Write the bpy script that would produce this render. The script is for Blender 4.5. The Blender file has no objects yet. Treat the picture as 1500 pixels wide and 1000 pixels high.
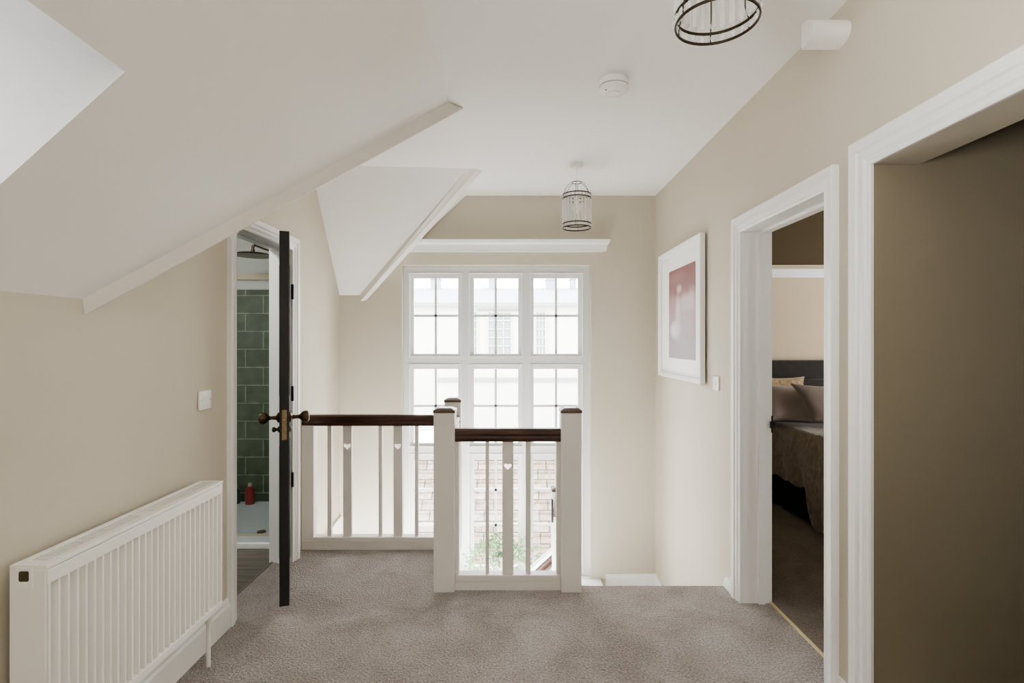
import bpy, bmesh, math, random
from mathutils import Vector, Matrix
random.seed(7)
C = bpy.context.scene.collection
EYE = 1.41            # camera height above the landing carpet; heights written with hz() are relative to the eye
F = 780.0             # focal length in pixels of the 1500-wide frame
def hz(h): return h + EYE

# ------------------------------------------------------------------ materials
def lin(c):
    return tuple(((v/255.0)/12.92 if v/255.0 <= .04045 else ((v/255.0+.055)/1.055)**2.4) for v in c)
def mat(name, rgb, rough=.6, var=.0, vscale=4.0, bump=0.0, bscale=60.0, metal=0.0, spec=.4, rgb2=None, detail=4.0, sheen=0.0):
    m = bpy.data.materials.new(name); m.use_nodes = True
    nt = m.node_tree; b = nt.nodes['Principled BSDF']
    c = lin(rgb)
    b.inputs['Roughness'].default_value = rough
    b.inputs['Metallic'].default_value = metal
    b.inputs['Specular IOR Level'].default_value = spec
    if sheen: b.inputs['Sheen Weight'].default_value = sheen
    tc = nt.nodes.new('ShaderNodeTexCoord')
    n = nt.nodes.new('ShaderNodeTexNoise'); n.inputs['Scale'].default_value = vscale; n.inputs['Detail'].default_value = detail
    nt.links.new(tc.outputs['Object'], n.inputs['Vector'])
    r = nt.nodes.new('ShaderNodeValToRGB')
    c2 = lin(rgb2) if rgb2 else tuple(v*(1-var) for v in c)
    r.color_ramp.elements[0].position = .3; r.color_ramp.elements[1].position = .7
    r.color_ramp.elements[0].color = (*c2, 1); r.color_ramp.elements[1].color = (*c, 1)
    nt.links.new(n.outputs['Fac'], r.inputs['Fac']); nt.links.new(r.outputs['Color'], b.inputs['Base Color'])
    if bump:
        n2 = nt.nodes.new('ShaderNodeTexNoise'); n2.inputs['Scale'].default_value = bscale; n2.inputs['Detail'].default_value = 3
        nt.links.new(tc.outputs['Object'], n2.inputs['Vector'])
        bp = nt.nodes.new('ShaderNodeBump'); bp.inputs['Strength'].default_value = bump; bp.inputs['Distance'].default_value = .01
        nt.links.new(n2.outputs['Fac'], bp.inputs['Height']); nt.links.new(bp.outputs['Normal'], b.inputs['Normal'])
    return m
def glass_mat(name, tint=(1, 1, 1), gloss=.06, rough=.02):
    m = bpy.data.materials.new(name); m.use_nodes = True; nt = m.node_tree
    nt.nodes.remove(nt.nodes['Principled BSDF']); out = nt.nodes['Material Output']
    t = nt.nodes.new('ShaderNodeBsdfTransparent'); t.inputs['Color'].default_value = (*tint, 1)
    g = nt.nodes.new('ShaderNodeBsdfGlossy'); g.inputs['Roughness'].default_value = rough
    lw = nt.nodes.new('ShaderNodeLayerWeight'); lw.inputs['Blend'].default_value = .15
    mul = nt.nodes.new('ShaderNodeMath'); mul.operation = 'MULTIPLY_ADD'; mul.inputs[1].default_value = .4; mul.inputs[2].default_value = gloss
    mx = nt.nodes.new('ShaderNodeMixShader')
    nt.links.new(lw.outputs['Fresnel'], mul.inputs[0]); nt.links.new(mul.outputs[0], mx.inputs[0])
    nt.links.new(t.outputs[0], mx.inputs[1]); nt.links.new(g.outputs[0], mx.inputs[2]); nt.links.new(mx.outputs[0], out.inputs['Surface'])
    return m

WALL = mat('beige_paint', (201, 194, 179), .75, var=.03, vscale=1.5, bump=.04, bscale=90)
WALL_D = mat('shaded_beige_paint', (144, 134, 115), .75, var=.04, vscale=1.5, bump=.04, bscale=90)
CEIL = mat('white_ceiling_paint', (238, 237, 235), .85, var=.015, vscale=1.2, bump=.03, bscale=50)
TRIM = mat('white_gloss_paint', (240, 240, 239), .35, var=.01, vscale=3)
WINW = mat('window_white_paint', (216, 217, 215), .4, var=.01, vscale=3)
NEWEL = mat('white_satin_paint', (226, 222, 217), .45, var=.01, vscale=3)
PLASTIC = mat('white_plastic', (240, 239, 236), .35)
RADW = mat('radiator_enamel', (236, 234, 230), .3)
GRILLE = mat('grille_slot_grey', (168, 164, 156), .6)
BLACK = mat('black_door_paint', (44, 44, 45), .45, var=.15, vscale=6)
BRONZE = mat('aged_bronze', (92, 78, 62), .35, var=.4, vscale=60, metal=.85)
BRASS = mat('worn_brass', (170, 150, 120), .4, var=.45, vscale=90, metal=.6)
GOLD = mat('polished_gold', (236, 224, 184), .35, metal=.35)
DARKWOOD = None
def wood(name, a, b, scale=6, axis='X', rough=.35):
    m = bpy.data.materials.new(name); m.use_nodes = True; nt = m.node_tree; bs = nt.nodes['Principled BSDF']
    bs.inputs['Roughness'].default_value = rough
    tc = nt.nodes.new('ShaderNodeTexCoord'); mp = nt.nodes.new('ShaderNodeMapping')
    s = {'X': (1, 12, 12), 'Y': (12, 1, 12), 'Z': (12, 12, 1)}[axis]
    mp.inputs['Scale'].default_value = s
    n = nt.nodes.new('ShaderNodeTexNoise'); n.inputs['Scale'].default_value = scale; n.inputs['Detail'].default_value = 6
    r = nt.nodes.new('ShaderNodeValToRGB'); r.color_ramp.elements[0].position = .35; r.color_ramp.elements[1].position = .68
    r.color_ramp.elements[0].color = (*lin(a), 1); r.color_ramp.elements[1].color = (*lin(b), 1)
    nt.links.new(tc.outputs['Object'], mp.inputs['Vector']); nt.links.new(mp.outputs['Vector'], n.inputs['Vector'])
    nt.links.new(n.outputs['Fac'], r.inputs['Fac']); nt.links.new(r.outputs['Color'], bs.inputs['Base Color'])
    return m
DARKWOOD = wood('dark_mahogany', (52, 32, 24), (84, 56, 44), 5, 'X', .3)
CAPWOOD = wood('grey_brown_cap_wood', (84, 68, 60), (112, 96, 86), 5, 'X', .35)
PLANK = wood('grey_brown_planks', (92, 87, 82), (124, 117, 110), 3, 'X', .45)

def carpet(name, a, b, c, d=None):
    m = bpy.data.materials.new(name); m.use_nodes = True; nt = m.node_tree; bs = nt.nodes['Principled BSDF']
    bs.inputs['Roughness'].default_value = .95; bs.inputs['Specular IOR Level'].default_value = .1
    bs.inputs['Sheen Weight'].default_value = .25
    tc = nt.nodes.new('ShaderNodeTexCoord')
    n1 = nt.nodes.new('ShaderNodeTexNoise'); n1.inputs['Scale'].default_value = 3.2; n1.inputs['Detail'].default_value = 4; n1.inputs['Roughness'].default_value = .62; n1.inputs['Distortion'].default_value = .6
    n2 = nt.nodes.new('ShaderNodeTexNoise'); n2.inputs['Scale'].default_value = 110; n2.inputs['Detail'].default_value = 5; n2.inputs['Roughness'].default_value = .7
    n3 = nt.nodes.new('ShaderNodeTexVoronoi'); n3.inputs['Scale'].default_value = 95
    for n in (n1, n2, n3): nt.links.new(tc.outputs['Object'], n.inputs['Vector'])
    r1 = nt.nodes.new('ShaderNodeValToRGB'); r1.color_ramp.elements[0].position = .36; r1.color_ramp.elements[1].position = .64
    r1.color_ramp.elements[0].color = (*lin(a), 1); r1.color_ramp.elements[1].color = (*lin(b), 1)
    r2 = nt.nodes.new('ShaderNodeValToRGB'); r2.color_ramp.elements[0].position = .34; r2.color_ramp.elements[1].position = .66
    r2.color_ramp.elements[0].color = (*(c,)*3, 1); r2.color_ramp.elements[1].color = (1.12, 1.12, 1.12, 1)
    mx = nt.nodes.new('ShaderNodeMix'); mx.data_type = 'RGBA'; mx.blend_type = 'MULTIPLY'; mx.inputs['Factor'].default_value = 1
    nt.links.new(n1.outputs['Fac'], r1.inputs['Fac']); nt.links.new(n2.outputs['Fac'], r2.inputs['Fac'])
    nt.links.new(r1.outputs['Color'], mx.inputs['A']); nt.links.new(r2.outputs['Color'], mx.inputs['B'])
    nt.links.new(mx.outputs['Result'], bs.inputs['Base Color'])
    ad = nt.nodes.new('ShaderNodeMath'); ad.operation = 'ADD'
    nt.links.new(n2.outputs['Fac'], ad.inputs[0]); nt.links.new(n3.outputs['Distance'], ad.inputs[1])
    ad2 = nt.nodes.new('ShaderNodeMath'); ad2.operation = 'MULTIPLY_ADD'; ad2.inputs[1].default_value = 3.0
    nt.links.new(n1.outputs['Fac'], ad2.inputs[0]); nt.links.new(ad.outputs[0], ad2.inputs[2])
    bp = nt.nodes.new('ShaderNodeBump'); bp.inputs['Strength'].default_value = .9; bp.inputs['Distance'].default_value = .014
    nt.links.new(ad2.outputs[0], bp.inputs['Height']); nt.links.new(bp.outputs['Normal'], bs.inputs['Normal'])
    return m
CARPET = carpet('taupe_pile_carpet', (186, 176, 168), (212, 206, 200), .38)
CARPET2 = carpet('bedroom_pile_carpet', (140, 128, 114), (160, 149, 136), .6)

def tile_mat(name, c1, c2, mortar, w, h, mode='XZ', offset=.5, msize=.004, rough=.12, bumps=.25, squash=1.0):
    m = bpy.data.materials.new(name); m.use_nodes = True; nt = m.node_tree; bs = nt.nodes['Principled BSDF']
    bs.inputs['Roughness'].default_value = rough
    tc = nt.nodes.new('ShaderNodeTexCoord'); sp = nt.nodes.new('ShaderNodeSeparateXYZ'); cb = nt.nodes.new('ShaderNodeCombineXYZ')
    nt.links.new(tc.outputs['Object'], sp.inputs[0])
    nt.links.new(sp.outputs[mode[0]], cb.inputs['X']); nt.links.new(sp.outputs[mode[1]], cb.inputs['Y'])
    br = nt.nodes.new('ShaderNodeTexBrick'); br.offset = offset
    br.inputs['Scale'].default_value = 1.0; br.inputs['Brick Width'].default_value = w; br.inputs['Row Height'].default_value = h
    br.inputs['Mortar Size'].default_value = msize; br.inputs['Mortar Smooth'].default_value = .3
    br.inputs['Color1'].default_value = (*lin(c1), 1); br.inputs['Color2'].default_value = (*lin(c2), 1); br.inputs['Mortar'].default_value = (*lin(mortar), 1)
    nt.links.new(cb.outputs[0], br.inputs['Vector'])
    n = nt.nodes.new('ShaderNodeTexNoise'); n.inputs['Scale'].default_value = 14; n.inputs['Detail'].default_value = 4
    nt.links.new(tc.outputs['Object'], n.inputs['Vector'])
    r = nt.nodes.new('ShaderNodeValToRGB'); r.color_ramp.elements[0].position = .3; r.color_ramp.elements[0].color = (.6, .6, .6, 1); r.color_ramp.elements[1].position = .7; r.color_ramp.elements[1].color = (1.15, 1.15, 1.15, 1)
    nt.links.new(n.outputs['Fac'], r.inputs['Fac'])
    mx = nt.nodes.new('ShaderNodeMix'); mx.data_type = 'RGBA'; mx.blend_type = 'MULTIPLY'; mx.inputs['Factor'].default_value = 1
    nt.links.new(br.outputs['Color'], mx.inputs['A']); nt.links.new(r.outputs['Color'], mx.inputs['B']); nt.links.new(mx.outputs['Result'], bs.inputs['Base Color'])
    bp = nt.nodes.new('ShaderNodeBump'); bp.inputs['Strength'].default_value = bumps; bp.inputs['Distance'].default_value = .004; bp.invert = True
    nt.links.new(br.outputs['Fac'], bp.inputs['Height']); nt.links.new(bp.outputs['Normal'], bs.inputs['Normal'])
    return m
TILE = tile_mat('green_glazed_tiles', (74, 88, 66), (86, 99, 76), (150, 154, 140), .296, .1495)
GLASS = glass_mat('window_glass', gloss=.015)
ROOFGLASS = glass_mat('roof_window_glass', (.25, .25, .26), gloss=.02)
SHOWERGLASS = glass_mat('shower_glass', (.955, .975, .98), gloss=.04)
CRYSTAL = glass_mat('crystal', (.96, .96, .95), gloss=.12, rough=.08)
def crystal_milk(m):
    nt = m.node_tree; out = nt.nodes['Material Output']; sh = out.inputs['Surface'].links[0].from_socket
    t = nt.nodes.new('ShaderNodeBsdfTranslucent'); t.inputs['Color'].default_value = (.95, .95, .94, 1)
    d = nt.nodes.new('ShaderNodeBsdfDiffuse'); d.inputs['Color'].default_value = (.95, .95, .94, 1)
    a = nt.nodes.new('ShaderNodeMixShader'); nt.links.new(t.outputs[0], a.inputs[1]); nt.links.new(d.outputs[0], a.inputs[2])
    b = nt.nodes.new('ShaderNodeMixShader'); b.inputs[0].default_value = .55
    nt.links.new(sh, b.inputs[1]); nt.links.new(a.outputs[0], b.inputs[2]); nt.links.new(b.outputs[0], out.inputs['Surface'])
crystal_milk(CRYSTAL)
DARKFABRIC = mat('charcoal_fabric', (62, 57, 54), .9, var=.2, vscale=30, bump=.3, bscale=400, sheen=.3)
DIVAN = mat('black_divan_fabric', (26, 25, 26), .9, var=.2, vscale=30, bump=.2, bscale=400)
PILLOW_L = mat('taupe_pillow_cotton', (166, 156, 150), .85, var=.08, vscale=8, bump=.25, bscale=14, sheen=.2)
PILLOW_D = mat('mushroom_pillow_cotton', (132, 121, 113), .85, var=.1, vscale=8, bump=.3, bscale=12, sheen=.2)
FUR = mat('beige_fleece', (200, 178, 144), .95, rgb2=(150, 126, 96), vscale=35, bump=.9, bscale=70, sheen=.4)
SPREAD = mat('taupe_quilt', (136, 126, 116), .85, rgb2=(104, 95, 86), vscale=22, bump=.8, bscale=38, sheen=.3)

# ------------------------------------------------------------------ mesh helpers
class MB:
    def __init__(s): s.bm = bmesh.new()
    def box(s, x0, x1, y0, y1, z0, z1, bevel=0.0, seg=2):
        r = bmesh.ops.create_cube(s.bm, size=1.0)
        vs = r['verts']
        for v in vs:
            v.co = Vector((x0+(v.co.x+.5)*(x1-x0), y0+(v.co.y+.5)*(y1-y0), z0+(v.co.z+.5)*(z1-z0)))
        if bevel:
            es = list({e for v in vs for e in v.link_edges})
            bmesh.ops.bevel(s.bm, geom=es, offset=bevel, segments=seg, affect='EDGES', profile=.5)
        return s
    def face(s, pts):
        vs = [s.bm.verts.new(p) for p in pts]
        s.bm.faces.new(vs); return s
    def prism(s, pts, d):
        """closed solid: polygon pts (3-D) extruded by vector d"""
        d = Vector(d); a = [s.bm.verts.new(p) for p in pts]; b = [s.bm.verts.new(Vector(p)+d) for p in pts]
        s.bm.faces.new(a); s.bm.faces.new(list(reversed(b)))
        n = len(pts)
        for i in range(n): s.bm.faces.new((a[(i+1) % n], a[i], b[i], b[(i+1) % n]))
        return s
    def lathe(s, prof, M=None, n=32, cap=True):
        M = M or Matrix.Identity(4); rings = []
        for (r, z) in prof:
            rings.append([s.bm.verts.new(M @ Vector((max(r, 1e-5)*math.cos(2*math.pi*k/n), max(r, 1e-5)*math.sin(2*math.pi*k/n), z))) for k in range(n)])
        for a, b in zip(rings, rings[1:]):
            for k in range(n): s.bm.faces.new((a[k], a[(k+1) % n], b[(k+1) % n], b[k]))
        if cap:
            s.bm.faces.new(list(reversed(rings[0]))); s.bm.faces.new(rings[-1])
        return s
    def tube(s, path, r, n=8, closed=False):
        path = [Vector(p) for p in path]; rings = []; N = len(path); up0 = None
        for i, p in enumerate(path):
            if closed: t = path[(i+1) % N]-path[(i-1) % N]
            else: t = path[min(i+1, N-1)]-path[max(i-1, 0)]
            t.normalize()
            if up0 is None:
                up0 = Vector((0, 0, 1)) if abs(t.z) < .9 else Vector((1, 0, 0))
            u = (up0-t*up0.dot(t)).normalized(); up0 = u; w = t.cross(u)
            rr = r[i] if isinstance(r, (list, tuple)) else r
            rings.append([s.bm.verts.new(p+u*rr*math.cos(2*math.pi*k/n)+w*rr*math.sin(2*math.pi*k/n)) for k in range(n)])
        prs = list(zip(rings, rings[1:])) + ([(rings[-1], rings[0])] if closed else [])
        for a, b in prs:
            for k in range(n): s.bm.faces.new((a[k], a[(k+1) % n], b[(k+1) % n], b[k]))
        if not closed:
            s.bm.faces.new(list(reversed(rings[0]))); s.bm.faces.new(rings[-1])
        return s
    def torus(s, c, R, r, n=40, m=8, squash=1.0):
        c = Vector(c); rings = []
        for i in range(n):
            a = 2*math.pi*i/n
            rings.append([s.bm.verts.new(c+Vector(((R+r*math.cos(b))*math.cos(a), (R+r*math.cos(b))*math.sin(a), r*squash*math.sin(b)))) for b in [2*math.pi*k/m for k in range(m)]])
        for i in range(n):
            a, b = rings[i], rings[(i+1) % n]
            for k in range(m): s.bm.faces.new((a[k], b[k], b[(k+1) % m], a[(k+1) % m]))
        return s
    def sweep_profile(s, prof, stations):
        """prof: list of 2-D pts; stations: functions mapping a profile pt to a 3-D pt"""
        rows = [[s.bm.verts.new(f(*p)) for p in prof] for f in stations]
        n = len(prof)
        for a, b in zip(rows, rows[1:]):
            for k in range(n): s.bm.faces.new((a[k], a[(k+1) % n], b[(k+1) % n], b[k]))
        s.bm.faces.new(list(reversed(rows[0]))); s.bm.faces.new(rows[-1])
        return s
    def build(s, name, m, parent=None, smooth=False, local=False):
        bmesh.ops.recalc_face_normals(s.bm, faces=s.bm.faces)
        me = bpy.data.meshes.new(name); s.bm.to_mesh(me); s.bm.free()
        if smooth:
            me.shade_smooth()
            try: me.set_sharp_from_angle(angle=math.radians(38))
            except Exception: pass
        return link(name, me, m, parent, local)
def link(name, me, m, parent=None, local=False):
    me.materials.clear(); me.materials.append(m)
    o = bpy.data.objects.new(name, me); C.objects.link(o)
    if parent:
        o.parent = parent
        if not local:
            w = parent
            off = Vector((0, 0, 0))
            while w: off += w.location; w = w.parent
            o.location = -off if parent.type == 'EMPTY' else Vector((0, 0, 0))
    return o
def tag(o, label, cat, group=None, kind=None):
    o['label'] = label; o['category'] = cat
    if group: o['group'] = group
    if kind: o['kind'] = kind
    return o
def thing(name, label, cat, loc=(0, 0, 0), group=None, kind=None, rot=0):
    o = bpy.data.objects.new(name, None); C.objects.link(o); o.location = loc; o.rotation_euler = (0, 0, rot)
    o.empty_display_size = .1
    return tag(o, label, cat, group, kind)
def struct(o, label=None, cat=None):
    o['kind'] = 'structure'
    if label: o['label'] = label
    if cat: o['category'] = cat
    return o
def copy_tree(o, parent=None):
    c = o.copy(); C.objects.link(c)
    if parent: c.parent = parent
    for ch in list(o.children): copy_tree(ch, c)
    return c

# ------------------------------------------------------------------ room shell
XL, XR, YB = -1.41, 1.24, 4.60
HC = hz(1.26)                    # ceiling height
DY0, DY1, DZ = 2.71, 3.40, 1.995  # bathroom doorway (clear)
BY0, BY1 = 2.10, 2.87            # bedroom doorway (clear)
BZ = 2.0
OY0, OY1, OZ = .85, 1.825, 2.018 # corridor opening
REAR = -2.2

# floor: landing with the stairwell cut out of it
EDGE_R, EDGE_L = 3.075, 3.66
m = MB()
m.prism([(-1.53, REAR, 0), (1.40, REAR, 0), (1.40, EDGE_R-.09, 0), (1.24, EDGE_R-.09, 0), (1.24, EDGE_R, 0), (-.36, EDGE_R, 0), (-.36, EDGE_L, 0), (-1.53, EDGE_L, 0)], (0, 0, -.16))
struct(m.build('floor', CARPET), 'taupe pile carpet covering the landing floor', 'floor')
m = MB(); m.prism([(.42, EDGE_R+.004, -.004), (1.236, EDGE_R+.004, -.004), (1.236, EDGE_R+.022, -.02), (1.236, EDGE_R+.022, -.16), (.42, EDGE_R+.022, -.16), (.42, EDGE_R+.022, -.02)][0:2]+[(1.236, EDGE_R+.02, -.03), (.42, EDGE_R+.02, -.03)], (0, 0, -.05))
struct(m.build('trim_1', CARPET), 'carpeted nosing at the top of the stairs', 'stair nosing')
# stairs down
m = MB()
for k in range(1, 4):
    m.box(.42, 1.235, EDGE_R+.24*(k-1), EDGE_R+.24*k, -.19*k-.2, -.19*k)
m.box(.30, 1.235, EDGE_R+.72, YB, -.96, -.76)
for k in range(1, 6):
    m.box(.30-.24*k, .30-.24*(k-1), 3.96, YB, -.76-.19*k-.2, -.76-.19*k)
m.box(-1.49, .30-.24*5, 3.70, YB, -2.1, -1.90)
struct(m.build('floor_stairs', CARPET), 'carpeted stairs and half landing going down beside the window', 'stairs')

# ceiling and slopes
m = MB()
m.prism([(-.335, REAR, HC), (1.42, REAR, HC), (1.42, 4.75, HC), (-1.62, 4.75, HC), (-1.62, 2.808, HC), (-.335, 2.808, HC)], (0, 0, .06))
struct(m.build('ceiling', CEIL), 'flat white ceiling over the landing', 'ceiling')
A0 = Vector((XL, 1.754, hz(.14))); A1 = Vector((-.335, 2.808, HC))
C1 = Vector((-.925, 1.273, hz(.645))); C2b = Vector((-1.194, 1.242, hz(.366)))
C2 = C1+(C2b-C1)*1.6
N1 = Vector((-.905, .25, 0)); 
def on_slope(x, y): return Vector((x, y, hz(.14)+(x-XL)*1.0419))
N1 = on_slope(-.912, .2); N2 = on_slope(C2.x, .2)
B0 = Vector((XL, REAR, hz(.14))); B1 = Vector((-.335, REAR, HC))
m = MB()
for q in ([A0, A1, C1, C2], [A1, B1, N1, C1], [B1, B0, N2, N1], [B0, A0, C2, N2]): m.face(q)
struct(m.build('ceiling_slope', CEIL), 'white sloping ceiling with a roof window recess over the radiator', 'sloping ceiling')
# recess of the roof window
d = Vector((-.285, -.011, .115))*1.75
m = MB()
m.face([C1, C2, C2+d, C1+d]); m.face([N1, C1, C1+d, N1+d]); m.face([C2, N2, N2+d, C2+d]); m.face([N2, N1, N1+d, N2+d])
struct(m.build('ceiling_recess', TRIM), 'white reveal of the roof window recess', 'roof window recess')
w2 = thing('window_2', 'roof window at the top of the sloping ceiling recess', 'roof window', C1+d, kind='structure')
m = MB(); q = [C1+d, C2+d, N2+d, N1+d]; cen = sum(q, Vector())/4
inn = [p+(cen-p)*.14 for p in q]; nrm = (q[1]-q[0]).cross(q[3]-q[0]).normalized()*.03
for i in range(4):
    j = (i+1) % 4; m.prism([q[i], q[j], inn[j], inn[i]], nrm)
m.build('window_frame', TRIM, w2)
m = MB(); m.face(inn); m.build('glass_pane', ROOFGLASS, w2)

# hidden return slope behind the first valley, then slopes B and C at the far dormer
m = MB(); m.face([A0, A1, Vector((XL-.03, 2.808, HC))]); struct(m.build('ceiling_valley', CEIL), 'white return slope behind the near valley trim', 'sloping ceiling')
T1 = Vector((-.30, 3.88, HC)); T2 = Vector((-1.297, YB, hz(.40))); K = Vector((-1.50, YB, hz(.40))); L0 = Vector((-1.46, 3.80, HC))
m = MB(); m.face([T1, L0, T2]); m.face([L0, K, T2]); struct(m.build('ceiling_dormer', CEIL), 'white slope falling to the back wall left of the window', 'sloping ceiling')
m = MB(); m.face([T1, T2, Vector((-.40, YB, HC))]); struct(m.build('ceiling_cheek', CEIL), 'narrow white slope over the window top corner', 'sloping ceiling')
# valley trims: moulded boards following the valleys
VTRIM = mat('shade_toned_white', (226, 222, 217), .5, var=.01, vscale=3)  # trim white toned down, shade on the boards put into the colour
def valley_trim(name, top0, top1, low0, low1, thick, label):
    m = MB()
    t0, t1, l0, l1 = map(Vector, (top0, top1, low0, low1)); th = Vector(thick)
    m.prism([t0, t1, l1, l0], th)
    # small bead along the lower edge
    a0, a1 = t0+(l0-t0)*.80, t1+(l1-t1)*.80
    b0, b1 = t0+(l0-t0)*1.02, t1+(l1-t1)*1.02
    off = -th.normalized()*.006
    m.prism([a0+off, a1+off, b1+off, b0+off], -off)
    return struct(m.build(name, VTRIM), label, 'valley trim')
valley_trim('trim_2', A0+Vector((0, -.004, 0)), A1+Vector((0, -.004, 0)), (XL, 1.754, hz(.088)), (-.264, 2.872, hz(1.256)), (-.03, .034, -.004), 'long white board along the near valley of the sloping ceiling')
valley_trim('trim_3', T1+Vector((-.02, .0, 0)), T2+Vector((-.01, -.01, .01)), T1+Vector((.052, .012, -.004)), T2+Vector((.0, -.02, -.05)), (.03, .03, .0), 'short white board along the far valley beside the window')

# left wall
m = MB()
m.prism([(XL, REAR, 0), (XL, REAR, hz(.16)), (XL, 1.754, hz(.16)), (XL, DY0-.02, hz(1.13)), (XL, DY0-.02, 0)], (-.14, 0, 0))
m.prism([(XL, DY0-.02, DZ+.02), (XL, DY0-.02, hz(1.10)), (XL, 2.88, HC), (XL, DY1+.02, HC), (XL, DY1+.02, DZ+.02)], (-.14, 0, 0))
m.prism([(XL, DY1+.02, -2.5), (XL-.14, DY1+.02, -2.5), (-1.62, YB+.16, -2.5), (-1.49, YB+.16, -2.5), (-1.49, YB, -2.5)], (0, 0, HC+2.5))
struct(m.build('wall_left', WALL), 'beige left wall with the bathroom doorway', 'wall')
# right wall
m = MB(); X2 = XR+.16
m.box(XR, X2, REAR, OY0, -.1, HC)
m.box(XR, X2, OY0, OY1+.012, OZ, HC)
m.box(XR, X2, OY1+.012, BY0-.02, -.1, HC)
m.box(XR, X2, BY0-.02, BY1+.02, BZ+.02, HC)
m.box(XR, X2, BY1+.02, YB+.16, -2.5, HC)
struct(m.build('wall_right', WALL), 'beige right wall with bedroom doorway and corridor opening', 'wall')
# back wall around the window
WX0, WX1, WZ0, WZ1 = -.95, .681, hz(-2.05), hz(.662)
m = MB()
m.box(-1.49, WX0, YB, YB+.16, -2.5, HC); m.box(WX1, XR, YB, YB+.16, -2.5, HC)
m.box(WX0, WX1, YB, YB+.16, WZ1, HC); m.box(WX0, WX1, YB, YB+.16, -2.5, WZ0)
struct(m.build('wall_back', WALL), 'beige end wall around the tall window', 'wall')
m = MB(); m.box(XL-.14, X2, REAR-.1, REAR, -.1, HC+.06); struct(m.build('wall_rear', WALL), 'beige wall behind the viewpoint', 'wall')
# corridor
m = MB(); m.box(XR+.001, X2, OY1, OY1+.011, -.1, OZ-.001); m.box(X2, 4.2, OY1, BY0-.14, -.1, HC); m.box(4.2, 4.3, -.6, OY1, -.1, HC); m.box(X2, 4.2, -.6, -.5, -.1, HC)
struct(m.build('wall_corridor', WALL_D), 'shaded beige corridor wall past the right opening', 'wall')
m = MB(); m.box(X2, 4.2, -.5, OY1, -.12, 0); struct(m.build('floor_corridor', CARPET), 'carpet of the side corridor', 'floor')
m = MB(); m.box(X2, 4.2, -.5, OY1, HC, HC+.05); struct(m.build('ceiling_corridor', CEIL), 'ceiling of the side corridor', 'ceiling')

# architraves and linings
def architrave(name, xw, s, y0, y1, zt, w, label):
    prof = [(0, 0), (0, .010), (.008, .014), (.014, .014), (.017, .010), (.024, .016), (.030, .020), (w*.55, .019), (w*.62, .026), (w-.005, .029), (w, .025), (w, 0)]
    m = MB()
    st = [lambda u, t: (xw+s*t, y0-u, 0.0), lambda u, t: (xw+s*t, y0-u, zt+u), lambda u, t: (xw+s*t, y1+u, zt+u), lambda u, t: (xw+s*t, y1+u, 0.0)]
    m.sweep_profile(prof, st)
    return struct(m.build(name, TRIM), label, 'architrave')
architrave('trim_4', XR, -1, BY0, BY1, BZ, .082, 'white moulded architrave round the bedroom doorway')
architrave('trim_5', XR, -1, OY0, OY1, OZ, .098, 'wide white moulded architrave round the corridor opening')
architrave('trim_6', XL, 1, DY0, DY1, DZ, .078, 'white moulded architrave round the bathroom doorway')
def lining(name, x0, x1, y0, y1, zt, stop0, stop1, label):
    m = MB()
    m.box(x0, x1, y0-.02, y0, 0, zt+.02); m.box(x0, x1, y1, y1+.02, 0, zt+.02); m.box(x0, x1, y0, y1, zt, zt+.02)
    m.box(stop0, stop1, y0, y0+.014, 0, zt); m.box(stop0, stop1, y1-.014, y1, 0, zt); m.box(stop0, stop1, y0+.014, y1-.014, zt-.014, zt)
    return struct(m.build(name, TRIM), label, 'door lining')
lining('trim_7', XR-.001, X2+.001, BY0, BY1, BZ, XR+.085, XR+.12, 'white lining of the bedroom doorway')
lining('trim_8', XL-.141, XL+.001, DY0, DY1, DZ, XL-.085, XL-.05, 'white lining of the bathroom doorway')
m = MB(); m.box(XR+.149, XR+.161, BY0, BY1, 0, .009); struct(m.build('trim_9', GOLD), 'thin gold threshold strip in the bedroom doorway', 'threshold strip')
m = MB(); m.box(-1.538, -1.526, DY0, DY1, -.02, .004); struct(m.build('trim_10', mat('dull_metal', (120, 118, 114), .5)), 'dull metal threshold strip in the bathroom doorway', 'threshold strip')
# baseboards
def base(name, pts, t, h, label):
    (x0, y0), (x1, y1) = pts; dv = Vector((x1-x0, y1-y0, 0)).normalized(); n = Vector((-dv.y, dv.x, 0))*(1 if t > 0 else -1); t = abs(t)
    prof = [(0, 0), (t, 0), (t, h*.74), (t*.6, h*.82), (t*.62, h*.9), (t*.3, h), (0, h)]
    m = MB(); m.sweep_profile(prof, [lambda a, b: Vector((x0, y0, b))+n*a, lambda a, b: Vector((x1, y1, b))+n*a])
    return struct(m.build(name, TRIM), label, 'baseboard')
base('baseboard_left', ((XL, REAR), (XL, DY0-.078)), -.02, .145, 'white baseboard under the radiator')
base('baseboard_right', ((XR, OY1+.098), (XR, BY0-.082)), .02, .145, 'short white baseboard between the two right doorways')
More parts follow.
